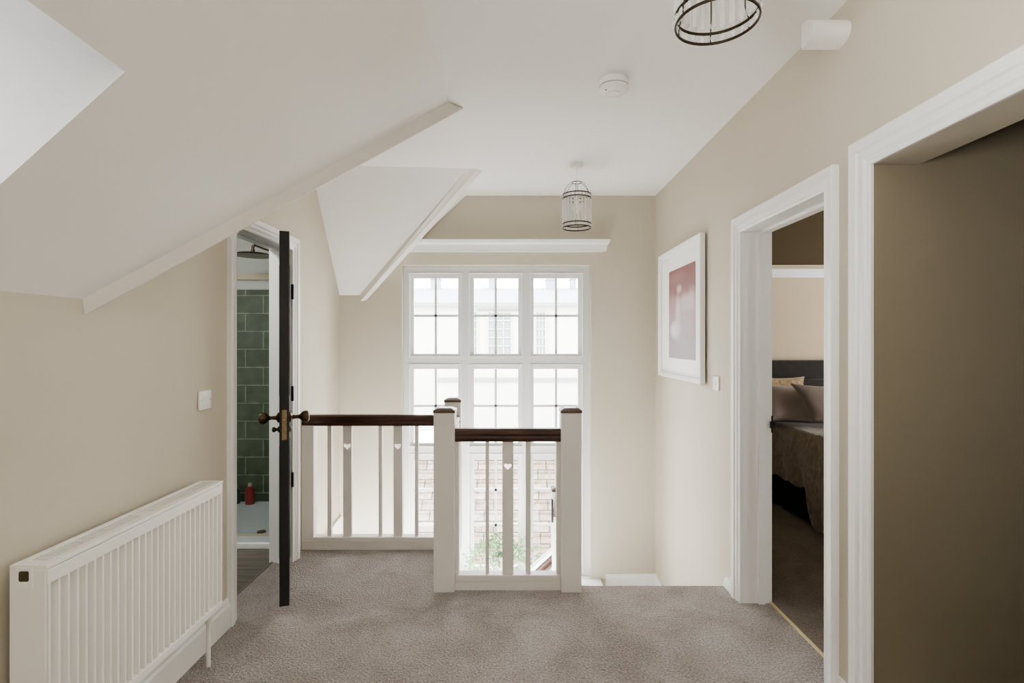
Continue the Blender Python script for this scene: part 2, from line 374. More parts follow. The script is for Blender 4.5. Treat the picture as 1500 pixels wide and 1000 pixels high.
# half landing baseboards and stairwell trims
m = MB(); m.box(.808, XR, YB-.022, YB, -.76, hz(-2.0), .003); m.box(.84, XR-.035, YB-.027, YB-.02, -.74, hz(-2.04), .002)
struct(m.build('baseboard_back', TRIM), 'white panelled baseboard in the corner of the half landing', 'baseboard')
m = MB(); m.box(XR-.022, XR, EDGE_R+.72, YB-.022, -.76, hz(-1.99), .003); struct(m.build('baseboard_stairs', TRIM), 'white baseboard along the half landing right wall', 'baseboard')
m = MB(); m.prism([(XR, 2.955, 0), (XR, 2.955, .05), (XR, 3.03, .075), (XR, 3.06, .05), (XR, 3.10, -.05), (XR, 3.10, -.12), (XR, 3.08, -.12), (XR, 3.07, 0)], (-.02, 0, 0))
struct(m.build('trim_11', TRIM), 'ragged white end of the stair string beside the bedroom door', 'stair string')
m = MB(); m.prism([(-1.430, 3.70, -.095), (-1.486, YB, -.095), (-1.486, YB, -.42), (-1.430, 3.70, -.42)], (.016, 0, 0)); struct(m.build('trim_12', TRIM), 'white string board low on the stairwell left wall', 'stair string')
m = MB(); m.box(-.36, .44, EDGE_R+.001, EDGE_R+.02, -.28, 0.0); m.box(-1.42, -.36, EDGE_L+.001, EDGE_L+.02, -.28, 0.0); struct(m.build('trim_13', TRIM), 'white apron board round the stairwell edge', 'stair apron')

# ------------------------------------------------------------------ window
win = thing('window_1', 'tall white nine light casement window over the half landing', 'window', (-.13, 4.68, WZ0), kind='structure')
kf = 4.655/F
def wx(p): return (p-750)*kf
def wz(p): return hz(-(p-500)*kf)
m = MB(); yf0, yf1 = 4.655, 4.725
for a, b in ((586, 599.5), (676, 686.6), (765.4, 776), (854, 866)): m.box(wx(a), wx(b), yf0, yf1, WZ0, WZ1)
for a, b in ((388, 399.5), (523, 533), (655, 664), (838, 856)):
    for c, dd in ((599.5, 676), (686.6, 765.4), (776, 854)): m.box(wx(c), wx(dd), yf0, yf1, max(wz(b), WZ0), min(wz(a), WZ1))
m.build('window_frame', WINW, win)
cols = ((599.5, 676, 605.5, 670.5, 637.5), (686.6, 765.4, 694, 759, 726), (776, 854, 782, 847, 815))
rows = ((399.5, 523, 407, 518, (462,)), (533, 655, 540.5, 649.5, (595,)), (664, 838, 674, 831, (719, 771)))
for (r0, r1, g0, g1, mz) in rows:
    for (c0, c1, h0, h1, mx_) in cols:
        m = MB(); a, b = yf0+.024, yf1-.004
        m.box(wx(c0), wx(h0), a, b, wz(r1), wz(r0), .003); m.box(wx(h1), wx(c1), a, b, wz(r1), wz(r0), .003)
        m.box(wx(h0), wx(h1), a, b, wz(g0), wz(r0), .003); m.box(wx(h0), wx(h1), a, b, wz(r1), wz(g1), .003)
        m.box(wx(mx_-1.7), wx(mx_+1.7), a+.012, b-.01, wz(g1), wz(g0))
        for z in mz: m.box(wx(h0), wx(h1), a+.012, b-.01, wz(z+1.8), wz(z-1.8))
        sash = m.build('window_sash', WINW, win)
        m = MB()
        for p0, p1, q0, q1 in ((wx(c0), wx(c0)+.006, wz(r1), wz(r0)), (wx(c1)-.006, wx(c1), wz(r1), wz(r0)), (wx(c0)+.006, wx(c1)-.006, wz(r0)-.006, wz(r0)), (wx(c0)+.006, wx(c1)-.006, wz(r1), wz(r1)+.008)): m.box(p0, p1, yf0-.006, yf0+.024, q0, q1)
        m.build('sash_bead', PLASTIC, sash)
        m = MB(); m.box(wx(h0)-.003, wx(h1)+.003, a+.022, a+.026, wz(g1)-.003, wz(g0)+.003); m.build('glass_pane', GLASS, sash)
m = MB(); m.box(WX0-.04, WX1+.085, 4.45, YB, hz(-2.05)-.03, hz(-2.05)+.004, .008); m.box(WX0, WX1, YB, 4.66, hz(-2.05)-.03, hz(-2.05)+.004)
m.build('window_sill', TRIM, win)
# pelmet shelf above the window
pel = thing('window_pelmet', 'white moulded pelmet shelf on the end wall above the window', 'pelmet', (0, YB, hz(.78)))
m = MB(); prof = [(0, 0), (.05, 0), (.052, .018), (.058, .04), (.064, .055), (.078, .07), (.085, .085), (.088, .098), (0, .098)]
xa, xb = -1.02, .80
m.sweep_profile(prof, [lambda a, b: (xa-a*.3, YB-a, hz(.77)+b), lambda a, b: (xb-.03+a*.75, YB-a, hz(.77)+b)])
m.build('cornice_board', TRIM, pel)

# ------------------------------------------------------------------ balustrades
def heart_pts(cx, cz, w):
    out = []
    for k in range(28):
        t = 2*math.pi*k/28
        out.append((cx+w/32*16*math.sin(t)**3, cz+w/32*(13*math.cos(t)-5*math.cos(2*t)-2*math.cos(3*t)-math.cos(4*t))))
    return out
def heart_baluster(x0, x1, y0, y1, z0, z1, hzc, hw, parent):
    cu = bpy.data.curves.new('b', 'CURVE'); cu.dimensions = '2D'; cu.fill_mode = 'BOTH'; cu.extrude = (y1-y0)/2
    for pts in ([(x0, z0), (x1, z0), (x1, z1), (x0, z1)], heart_pts((x0+x1)/2, hzc, hw)):
        sp = cu.splines.new('POLY'); sp.points.add(len(pts)-1); sp.use_cyclic_u = True
        for p, q in zip(sp.points, pts): p.co = (q[0], q[1], 0, 1)
    tmp = bpy.data.objects.new('b', cu); C.objects.link(tmp)
    dg = bpy.context.evaluated_depsgraph_get(); me = bpy.data.meshes.new_from_object(tmp.evaluated_get(dg))
    bpy.data.objects.remove(tmp); bpy.data.curves.remove(cu)
    M = Matrix(((1, 0, 0, 0), (0, 0, -1, (y0+y1)/2), (0, 1, 0, 0), (0, 0, 0, 1)))
    me.transform(M); me.name = 'baluster'
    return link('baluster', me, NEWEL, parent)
def newel(x0, x1, y0, y1, ztop, parent, z0=0.0):
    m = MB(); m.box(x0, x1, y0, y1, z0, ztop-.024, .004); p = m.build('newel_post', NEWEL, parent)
    m = MB(); i = .022; zt = ztop
    lo = [(x0-.003, y0-.003), (x1+.003, y0-.003), (x1+.003, y1+.003), (x0-.003, y1+.003)]; hi = [(x0+i, y0+i), (x1-i, y0+i), (x1-i, y1-i), (x0+i, y1-i)]
    l0 = [m.bm.verts.new((*q, ztop-.026)) for q in lo]; l1 = [m.bm.verts.new((*q, ztop-.012)) for q in lo]; l2 = [m.bm.verts.new((*q, zt)) for q in hi]
    for a, b in ((l0, l1), (l1, l2)):
        for k in range(4): m.bm.faces.new((a[k], a[(k+1) % 4], b[(k+1) % 4], b[k]))
    m.bm.faces.new(l2); m.bm.faces.new(list(reversed(l0)))
    m.build('post_cap', CAPWOOD, p)['label'] = 'dark wooden chamfered cap'
RAILP = [(-.034, 0), (.034, 0), (.036, .018), (.030, .030), (.037, .044), (.034, .062), (.022, .072), (-.022, .072), (-.034, .062), (-.037, .044), (-.030, .030), (-.036, .018)]
def rail_x(x0, x1, yc, z0, parent):
    m = MB(); m.sweep_profile(RAILP, [lambda a, b: (x0, yc+a, z0+b), lambda a, b: (x1, yc+a, z0+b)])
    o = m.build('handrail', DARKWOOD, parent); o['label'] = 'dark polished wooden handrail'; return o
def rail_y(y0, y1, xc, z0, parent):
    m = MB(); m.sweep_profile(RAILP, [lambda a, b: (xc+a, y0, z0+b), lambda a, b: (xc+a, y1, z0+b)])
    o = m.build('handrail', DARKWOOD, parent); o['label'] = 'dark polished wooden handrail'; return o
ZR, ZB = .843, .087
fb = thing('stair_balustrade', 'short front balustrade with one heart baluster between two square white newels', 'balustrade', (-.02, 3.045, 0))
newel(-.441, -.323, 2.989, 3.107, 1.034, fb); newel(.276, .391, 2.989, 3.104, 1.034, fb)
yc = 3.047
rail_x(-.323, .276, yc, ZR, fb)
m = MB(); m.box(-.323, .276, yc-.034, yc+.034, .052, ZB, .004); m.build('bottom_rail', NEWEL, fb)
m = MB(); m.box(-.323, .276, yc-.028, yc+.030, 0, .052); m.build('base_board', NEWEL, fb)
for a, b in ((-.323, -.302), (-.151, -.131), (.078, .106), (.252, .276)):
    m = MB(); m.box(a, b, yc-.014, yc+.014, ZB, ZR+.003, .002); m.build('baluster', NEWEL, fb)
heart_baluster(-.055, .008, yc-.011, yc+.011, ZB, ZR+.003, hz(-.712), .046, fb)
lb = thing('landing_balustrade', 'long left balustrade with two heart balusters in front of the stairwell', 'balustrade', (-.9, 3.62, 0))
yl = 3.635
newel(-.455, -.345, 3.585, 3.695, 1.027, lb)
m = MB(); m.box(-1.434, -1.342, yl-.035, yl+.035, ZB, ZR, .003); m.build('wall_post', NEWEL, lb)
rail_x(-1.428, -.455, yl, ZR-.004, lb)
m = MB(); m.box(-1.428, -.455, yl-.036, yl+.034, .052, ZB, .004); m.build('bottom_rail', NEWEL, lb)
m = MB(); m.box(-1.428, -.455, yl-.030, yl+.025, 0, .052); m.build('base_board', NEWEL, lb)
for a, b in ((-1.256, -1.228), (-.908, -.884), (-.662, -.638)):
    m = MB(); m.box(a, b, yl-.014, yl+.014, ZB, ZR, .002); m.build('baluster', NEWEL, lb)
for a, b in ((-1.150, -1.092), (-.807, -.747)):
    heart_baluster(a, b, yl-.011, yl+.011, ZB, ZR, hz(-.712), .046, lb)
rail_y(3.109, 3.583, -.385, ZR-.002, lb)
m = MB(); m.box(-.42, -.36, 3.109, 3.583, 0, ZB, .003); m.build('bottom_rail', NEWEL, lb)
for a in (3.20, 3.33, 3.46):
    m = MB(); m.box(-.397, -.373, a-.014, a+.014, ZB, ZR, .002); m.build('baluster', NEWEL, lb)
# lower balustrade in the stairwell
sb = thing('lower_balustrade', 'white newel with sloping dark handrail down in the stairwell behind right newel', 'balustrade', (.34, 3.9, -.76))
newel(.290, .395, 3.85, 3.955, hz(-1.062), sb, -.76)
sl = (hz(-1.69)-hz(-1.56))/(.15-.29)
def sloped(name, x0, x1, z0, z1, ya, mtl, prof, label=None):
    m = MB(); m.sweep_profile(prof, [lambda a, b: (x0, ya+a, z0+b), lambda a, b: (x1, ya+a, z1+b)])
    o = m.build(name, mtl, sb)
    if label: o['label'] = label
x1s = -.55; z0s = hz(-1.635)
sloped('handrail', .290, x1s, z0s, z0s-(.29-x1s)*.9, 3.90, DARKWOOD, [(a, b*1.25) for a, b in RAILP], 'dark polished sloping handrail')
sloped('rail_fillet', .290, x1s, z0s+.088, z0s+.088-(.29-x1s)*.9, 3.90, TRIM, [(-.034, 0), (.034, 0), (.034, .03), (-.034, .03)])
m = MB(); m.sweep_profile(RAILP, [lambda a, b: (.335+a, 3.112, hz(-.62)+b), lambda a, b: (.335+a, 3.85, hz(-1.27)+b)]); m.build('handrail', DARKWOOD, sb)['label'] = 'dark polished sloping handrail'
m = MB(); m.box(.286, .30, 3.848, 3.90, hz(-1.31), hz(-1.14), .004); m.build('rail_end', BLACK, sb)

# ------------------------------------------------------------------ bathroom door (open, edge-on)
hx, hy = -1.437, 3.385; lx, ly = -1.180, 2.76
L = math.hypot(lx-hx, ly-hy); ang = math.atan2(ly-hy, lx-hx)
door = thing('door_1', 'black bathroom door standing open edge-on with bronze knobs', 'door', (hx, hy, 0), kind='structure', rot=ang)
TH = .024
m = MB(); m.box(0, L, -TH, TH, .038, 1.983, .002)
leaf = m.build('door_leaf', BLACK, door, local=True)
m = MB()
for sgn in (-1, 1):
    for z0, z1 in ((.25, .85), (1.12, 1.82)):
        for a, b in ((.10, .30), (.38, .58)): m.box(a, b, sgn*TH-.003, sgn*TH+.003, z0, z1, .002)
m.build('door_panels', BLACK, door, local=True)
kz = hz(-.400)
m = MB(); m.box(L-.002, L+.002, -.012, .012, kz-.11, kz+.045); m.box(L+.001, L+.010, -.007, .007, kz-.028, kz-.004); m.box(L+.001, L+.004, -.006, .006, kz-.075, kz-.045)
m.build('lock_plate', BRASS, door, local=True)['label'] = 'worn brass lock plate on the door edge'
kp = [(.0, 0), (.026, 0), (.028, .006), (.020, .012), (.012, .016), (.010, .026), (.009, .040), (.012, .050), (.016, .054), (.028, .066), (.032, .080), (.029, .092), (.018, .100), (0, .101)]
for sgn in (-1, 1):
    M = Matrix.Translation((L-.055, sgn*TH, kz)) @ Matrix.Rotation(-sgn*math.pi/2, 4, 'X')
    m = MB(); m.lathe(kp, M, 24); m.build('door_knob', BRONZE, door, smooth=True, local=True)['label'] = 'round aged bronze knob'
    M2 = Matrix.Translation((L-.055, sgn*TH, kz-.062)) @ Matrix.Rotation(-sgn*math.pi/2, 4, 'X')
    pr = [(0, 0), (.016, 0), (.016, .006), (.008, .010), (.008, .016), (.014, .024), (.013, .034), (0, .038)] if sgn < 0 else [(0, 0), (.016, 0), (.016, .006), (.010, .011), (0, .012)]
    m = MB(); m.lathe(pr, M2, 16); m.build('thumb_turn' if sgn < 0 else 'keyhole_cover', BRONZE, door, smooth=True, local=True)
# hinges stay on the frame side
for z in (.48, 1.03, 1.68):
    m = MB(); M = Matrix.Translation((-1.402, 3.408, z)); m.lathe([(.0065, 0), (.0065, .095)], M, 12); m.box(-1.412, -1.398, 3.400, 3.404, z, z+.095)
    w = m.build('door_hinge', BLACK, None); w.parent = door; w.matrix_parent_inverse = (Matrix.Translation(door.location) @ Matrix.Rotation(ang, 4, 'Z')).inverted()

# ------------------------------------------------------------------ bathroom
BX = XL-.14
m = MB(); m.box(-3.2, -1.53, 1.6, 3.62, -.06, 0.0); m.box(-3.2, BX, 3.62, 4.45, -.06, 0.0); struct(m.build('floor_bathroom', PLANK), 'dark grey wood plank bathroom floor', 'floor')
WHITEW = mat('bathroom_white', (206, 208, 204), .6)
m = MB(); m.box(-3.2, BX, 4.45, 4.55, 0, 2.45); m.box(-3.3, -3.2, 1.6, 4.55, 0, 2.45); m.box(-3.2, BX, 1.5, 1.6, 0, 2.45); struct(m.build('wall_bathroom', WHITEW), 'white bathroom wall above the green tiles', 'wall')
m = MB(); m.box(-3.3, BX, 1.5, 4.55, 2.45, 2.5); struct(m.build('ceiling_bathroom', CEIL), 'bathroom ceiling', 'ceiling')
TT = hz(.432)
m = MB(); m.box(-3.2, BX-.001, 4.435, 4.45, .07, TT); struct(m.build('wall_tiles', TILE), 'green glazed brick tiles on the shower wall', 'tiled wall')
m = MB(); m.box(-3.2, BX-.001, 4.42, 4.45, hz(.512), hz(.565), .004); struct(m.build('trim_14', mat('cream_trim', (214, 200, 176), .5)), 'cream dado strip above the shower tiles', 'dado strip')
tray = thing('shower_tray', 'low white shower tray at the foot of the green tiled wall', 'shower tray', (-2.1, 4.0, 0))
TR = mat('shower_tray_white', (205, 211, 214), .25)
m = MB(); m.box(-2.6, BX-.01, 3.64, 4.43, .03, .082, .006); m.build('tray_basin', TR, tray)
m = MB(); m.box(-2.6, BX-.01, 3.62, 3.66, .0, .036, .003); m.build('plinth', TRIM, tray)
m = MB(); m.lathe([(0, 0), (.03, 0), (.028, .008), (0, .012)], Matrix.Translation((-1.745, 3.71, .082)), 20); m.build('drain_cover', BRASS, tray, smooth=True)
scr = thing('shower_screen', 'clear glass shower screen standing on the tray with brassy edge', 'shower screen', (-2.1, 3.645, .08))
m = MB(); m.box(-2.58, BX-.012, 3.645, 3.651, .088, hz(.60)); m.build('glass_panel', SHOWERGLASS, scr)
m = MB(); m.box(-2.58, BX-.012, 3.640, 3.656, .0835, .0885); m.build('bottom_channel', GOLD, scr)
sh = thing('rain_shower', 'flat round metal rain shower head on a wall arm above the tiles', 'shower head', (-2.0, 4.43, hz(.70)))
M = Matrix.Translation((-1.985, 4.08, hz(.655)))
m = MB(); m.lathe([(0, 0), (.14, 0), (.145, .006), (.12, .016), (.03, .024), (.014, .03), (.013, .05)], M, 32); m.build('shower_head', BRONZE, sh, smooth=True)
m = MB(); m.tube([(-1.985, 4.08, hz(.69)), (-1.985, 4.08, hz(.73)), (-1.985, 4.12, hz(.745)), (-1.985, 4.44, hz(.745))], .011, 10); m.build('shower_arm', BRONZE, sh, smooth=True)
def bottle(x, y, z, r, h, mtl, label, cap):
    b = thing('shampoo_bottle', label, 'bottle', (x, y, z))
    m = MB(); m.lathe([(0, 0), (r*.95, 0), (r, .01), (r, h*.62), (r*.9, h*.74), (r*.4, h*.82), (r*.36, h*.86)], Matrix.Translation((x, y, z)), 20); m.build('bottle_body', mtl, b, smooth=True)
    m = MB(); m.lathe([(r*.42, h*.85), (r*.42, h*.97), (r*.36, h), (0, h)], Matrix.Translation((x, y, z)), 16); m.build('bottle_cap', cap, b, smooth=True)
bottle(-2.145, 4.36, .082, .036, .17, mat('red_plastic', (130, 40, 40), .35), 'dark red shampoo bottle at the back of the shower tray', mat('pale_cap', (190, 160, 155), .4))
bottle(-2.265, 4.37, .082, .032, .15, mat('teal_plastic', (58, 76, 80), .3), 'dark teal shampoo bottle left of the red one', mat('grey_cap', (110, 118, 118), .4))

# ------------------------------------------------------------------ bedroom
RX = X2
m = MB(); m.box(RX, 5.2, BY0-.14, 4.75, -.12, -.002); struct(m.build('floor_bedroom', CARPET2), 'brown grey carpet in the bedroom', 'floor')
m = MB(); m.box(RX, 5.2, 4.70, 4.80, 0, HC); m.box(5.2, 5.3, BY0-.14, 4.8, 0, HC); struct(m.build('wall_bedroom', mat('warm_beige_paint', (206, 190, 164), .75, var=.03, vscale=1.5)), 'warm beige bedroom wall behind the bed', 'wall')
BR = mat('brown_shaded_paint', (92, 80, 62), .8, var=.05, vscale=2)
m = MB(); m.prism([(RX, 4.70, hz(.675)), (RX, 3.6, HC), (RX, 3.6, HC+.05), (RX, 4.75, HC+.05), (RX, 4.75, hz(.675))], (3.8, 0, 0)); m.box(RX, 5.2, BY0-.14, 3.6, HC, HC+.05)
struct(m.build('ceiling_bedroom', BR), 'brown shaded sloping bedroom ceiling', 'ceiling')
m = MB(); m.box(RX, 5.2, 4.675, 4.70, hz(.56), hz(.642), .004); struct(m.build('trim_15', TRIM), 'white picture rail high on the bedroom wall', 'picture rail')
m = MB(); m.box(RX-.0035, RX+.004, BY1-.006, BY1-.001, hz(-.49), hz(-.40)); m.box(RX-.012, RX+.012, BY1-.012, BY1-.004, hz(-.465), hz(-.43))
tag(m.build('latch_plate', BLACK), 'small black latch keep on the bedroom door lining', 'latch keep')
bed = thing('bed', 'black divan bed with tall charcoal headboard in the bedroom', 'bed', (3.0, 3.7, 0))
bx0, bx1, by0, by1 = 2.25, 3.75, 2.68, 4.58
m = MB(); m.box(bx0, bx1, by0, by1, .05, .43, .015); m.build('divan_base', DIVAN, bed)
m = MB(); m.box(bx0, bx1, by0, by1, .43, .665, .05, 4); m.build('mattress', PILLOW_L, bed, smooth=True)
m = MB()
for a, b in ((.3, .72), (.725, 1.085), (1.09, hz(-.162))): m.box(bx0-.13, bx1+.08, 4.585, 4.665, a, b, .012, 3)
m.box(bx0-.12, bx1+.07, 4.6, 4.67, .02, hz(-.17)); m.build('headboard', DARKFABRIC, bed, smooth=True)['label'] = 'charcoal fabric headboard with horizontal seams'
for x in (bx0+.06, bx1-.06):
    for y in (by0+.1, 3.80, by1-.1):
        m = MB(); m.lathe([(.022, 0), (.022, .035), (.012, .04), (.012, .06)], Matrix.Translation((x, y, 0)), 14); m.build('caster', BLACK, bed, smooth=True)
# quilt: top sheet plus a drape down the left side
def quilt():
    nx, ny = 70, 90; bm = bmesh.new(); g = []
    rnd = random.Random(3)
    ph = [(rnd.uniform(4, 26), rnd.uniform(-14, 14), rnd.uniform(0, 6.28), rnd.uniform(.3, 1)) for _ in range(14)]
    y0, y1 = 2.66, 4.55
    for j in range(ny+1):
        y = y0+(y1-y0)*j/ny; row = []
        drop = .40 if y > 3.98 else .40+.27*min(1, (3.98-y)/.12)
        drop = min(drop, .66)+.012*math.sin(y*31)
        for i in range(nx+1):
            u = i/nx; nD = 22
            w = sum(a*math.sin(kx*u*1.6+ky*y+p) for kx, ky, p, a in ph)*.0045*(1 if y < 3.9 else max(.12, 1-(y-3.9)/.15))
            edge_y = .014*math.sin(u*9)+.02*math.sin(u*23) if j == ny else 0
            if i <= nD:
                t = 1-i/nD
                x = bx0-.022-.018*math.sin(t*2.2)-.012*math.sin(y*24+t*2)*t-w*.6; z = .70-drop*t+.0
                if t < .12: x += (.12-t)*.12; z -= 0
            else:
                s = (i-nD)/(nx-nD); x = bx0-.004+s*(bx1-bx0-.02); z = .70+max(w, -.018)+(.006*math.sin(s*30+y*13) if y < 3.95 else 0)
            row.append(bm.verts.new((x, y+edge_y, max(z, .02))))
        g.append(row)
    for j in range(ny):
        for i in range(nx): bm.faces.new((g[j][i], g[j][i+1], g[j+1][i+1], g[j+1][i]))
    me = bpy.data.meshes.new('bedspread'); bm.to_mesh(me); bm.free(); me.shade_smooth()
    o = link('bedspread', me, SPREAD); md = o.modifiers.new('t', 'SOLIDIFY'); md.thickness = .018; md.offset = 1
    tag(o, 'crumpled taupe quilted bedspread hanging down the side of the bed', 'bedspread')
quilt()
def pillow(name, c, sx, sz, sy, tilt, roll, mtl, label, cat, seed, group=None, shear=0.0):
    rnd = random.Random(seed); bm = bmesh.new(); n = 28; f = {}; 
    for side in (1, -1):
        for i in range(n+1):
            for j in range(n+1):
                u, v = -1+2*i/n, -1+2*j/n
                border = i in (0, n) or j in (0, n)
                key = (i, j) if border else (i, j, side)
                if key in f: continue
                pin = 1-.10*(1-abs(u)**2)*abs(v)**4-.0; pin2 = 1-.10*(1-abs(v)**2)*abs(u)**4
                t = ((1-u**4)*(1-v**4))**.55
                wr = .04*math.sin(5*u+3*v+seed)+.03*math.sin(9*u*v+seed*2)
                f[key] = bm.verts.new((u*sx*pin2-v*shear, side*sy*t*(1+wr), v*sz*pin))
    for side in (1, -1):
        def g(i, j): return f[(i, j)] if (i in (0, n) or j in (0, n)) else f[(i, j, side)]
        for i in range(n):
            for j in range(n):
                q = [g(i, j), g(i+1, j), g(i+1, j+1), g(i, j+1)]
                bm.faces.new(q if side < 0 else q[::-1])
    me = bpy.data.meshes.new(name); bm.to_mesh(me); bm.free(); me.shade_smooth()
    o = link(name, me, mtl); o.location = c; o.rotation_euler = (tilt, roll, 0)
    return tag(o, label, cat, group)
pillow('cushion', (2.27, 4.50, .965), .21, .15, .05, math.radians(-6), 0, FUR, 'fluffy beige cushion behind the pillows against the headboard', 'cushion', 2)
pillow('pillow', (2.37, 4.375, .90), .27, .155, .06, math.radians(-10), math.radians(2), PILLOW_L, 'light taupe pillow behind the darker pillow', 'pillow', 4)
pillow('pillow', (2.57, 4.20, .915), .29, .15, .065, math.radians(-16), math.radians(3), PILLOW_D, 'dark mushroom pillow leaning in front on the bed', 'pillow', 9, None, .075)

# ------------------------------------------------------------------ radiator
rad = thing('radiator', 'white ribbed panel radiator with top grille on the left wall', 'radiator', (XL, 1.9, .24))
rx0, rx1, ry0, ry1, rz0, rz1 = -1.372, -1.273, 1.455, 2.347, hz(-1.165), hz(-.612)
m = MB(); m.box(rx1-.026, rx1-.021, ry0+.004, ry1-.004, rz0, rz1-.012)
m.box(rx1-.023, rx1, ry0+.004, ry1-.004, rz1-.055, rz1-.014, .003); m.box(rx1-.023, rx1, ry0+.004, ry1-.004, rz0, rz0+.030, .003)
nr = 27
for k in range(nr+1):
    y = ry0+.012+(ry1-ry0-.024)*k/nr
    a, b = .0062, .0040
    m.prism([(rx1-.022, y-a, rz0+.026), (rx1-.001, y-b, rz0+.026), (rx1-.001, y+b, rz0+.026), (rx1-.022, y+a, rz0+.026)], (0, 0, rz1-rz0-.078))
m.build('ribbed_panel', RADW, rad)
m = MB(); m.box(rx0, rx0+.012, ry0+.004, ry1-.004, rz0, rz1-.012, .002); m.build('rear_panel', RADW, rad)
for y0, y1 in ((ry0, ry0+.006), (ry1-.006, ry1)):
    m = MB(); m.box(rx0-.002, rx1-.003, y0, y1, rz0-.002, rz1-.011, .002); m.build('side_panel', RADW, rad)
m = MB(); m.box(rx0-.002, rx0+.018, ry0, ry1, rz1-.012, rz1, .002); m.box(rx1-.028, rx1+.001, ry0, ry1, rz1-.012, rz1, .002)
m.box(rx0+.018, rx1-.028, ry0, ry0+.03, rz1-.012, rz1); m.box(rx0+.018, rx1-.024, ry1-.03, ry1, rz1-.012, rz1); m.box(rx0+.018, rx1-.028, (ry0+ry1)/2-.02, (ry0+ry1)/2+.02, rz1-.012, rz1)
n = 62
for k in range(n):
    y = ry0+.03+(ry1-ry0-.06)*(k+.5)/n; m.box(rx0+.018, rx1-.028, y-.0028, y+.0028, rz1-.012, rz1-.002)
g_ = m.build('top_grille', RADW, rad)
m = MB(); m.box(rx0+.018, rx1-.028, ry0+.02, ry1-.02, rz1-.022, rz1-.016); m.build('grille_slots', GRILLE, g_)
m = MB(); cx = (rx0+rx1)/2-.008
m.box(cx-.022, cx+.022, ry0-.003, ry0+.001, rz1-.062, rz1-.004, .0015); p = m.build('blank_cover', PLASTIC, rad)
m = MB(); m.box(cx-.013, cx+.013, ry0-.006, ry0-.001, rz1-.042, rz1-.014, .004, 3); o = m.build('vent_plug', mat('olive_plug', (70, 64, 44), .5), p); o['label'] = 'dark square vent plug'
m = MB(); m.tube([(rx1-.045, ry1-.035, rz0+.01), (rx1-.045, ry1-.035, -.0)], .009, 12); m.lathe([(.014, 0), (.016, .02), (.016, .05), (.011, .055)], Matrix.Translation((rx1-.045, ry1-.035, rz0-.055)), 16); m.build('feed_pipe', RADW, rad, smooth=True)
m = MB(); m.tube([(rx1-.045, ry0+.035, rz0+.01), (rx1-.045, ry0+.035, -.0)], .009, 12); m.build('feed_pipe', RADW, rad, smooth=True)
for y in (ry0+.15, ry1-.15):
    m = MB(); m.box(XL, rx0+.004, y-.015, y+.015, rz0+.06, rz1-.06); m.build('wall_bracket', RADW, rad)

# ------------------------------------------------------------------ switches, detector, alarm casing
def switch(x, s, y, z, w, h, label, gangs):
    t = thing('light_switch', label, 'light switch', (x, y, z))
    m = MB(); m.box(min(x, x+s*.010), max(x, x+s*.010), y-w/2, y+w/2, z-h/2, z+h/2, .004, 3); m.build('switch_plate', PLASTIC, t, smooth=True)
    for k in range(gangs):
        yy = y+(k-(gangs-1)/2)*.024
        m = MB(); xa = x+s*.009
        m.prism([(xa, yy-.008, z-.014), (xa, yy+.008, z-.014), (xa, yy+.008, z+.014), (xa, yy-.008, z+.014)], (s*.0045, 0, 0)); m.build('rocker', PLASTIC, t)
    for q in (-1, 1):
        m = MB(); m.lathe([(0, 0), (.0032, 0), (.0032, .001), (0, .001)], Matrix.Translation((x+s*.0095, y+q*w*.36, z)) @ Matrix.Rotation(s*math.pi/2, 4, 'Y'), 10)
        m.build('screw', GRILLE, t)
switch(XL, 1, 2.435, hz(-.267), .095, .087, 'double white light switch above the radiator on the left wall', 2)
switch(XR, -1, 3.22, hz(-.252), .086, .086, 'white light switch between the picture and the bedroom door', 1)
sd = thing('smoke_detector', 'round white smoke detector on the ceiling between the two pendants', 'smoke detector', (.49, 2.56, HC))
M = Matrix.Translation((.49, 2.57, HC)) @ Matrix.Rotation(math.pi, 4, 'X')
m = MB(); m.lathe([(0, 0), (.070, 0), (.072, .004), (.070, .030)], M, 40); m.build('base_ring', PLASTIC, sd, smooth=True)
m = MB(); m.lathe([(.064, .028), (.064, .036)], M, 40); m.build('vent_gap', GRILLE, sd, smooth=True)
m = MB(); m.lathe([(.050, .034), (.070, .036), (.071, .046), (.062, .056), (.034, .062), (.032, .060), (0, .060)], M, 40); m.build('cover', PLASTIC, sd, smooth=True)
m = MB(); m.lathe([(.028, .058), (.028, .065), (.020, .067), (0, .067)], M, 28); m.build('test_button', PLASTIC, sd, smooth=True)
m = MB(); m.lathe([(.003, .05), (.003, .064), (0, .064)], M @ Matrix.Translation((-.042, .03, -.003)), 10); m.build('indicator', BLACK, sd)
al = thing('alarm_casing', 'white half round casing high on the right wall at the ceiling', 'casing', (XR, 1.99, hz(1.15)))
prof = []
for k in range(13):
    a = math.pi*k/12; prof.append((2.02-.075*math.sin(a)**.7, hz(1.152)+.046*math.cos(a)))
m = MB(); pts = [(XR, y, z) for y, z in prof]; m.prism(pts, (-.14, 0, 0)); m.build('casing_body', PLASTIC, al, smooth=True)
m = MB(); pts = [(XR-.138, y-.0015, z) for y, z in prof]; m.prism(pts, (-.004, 0, 0)); m.build('end_cap', TRIM, al, smooth=True)

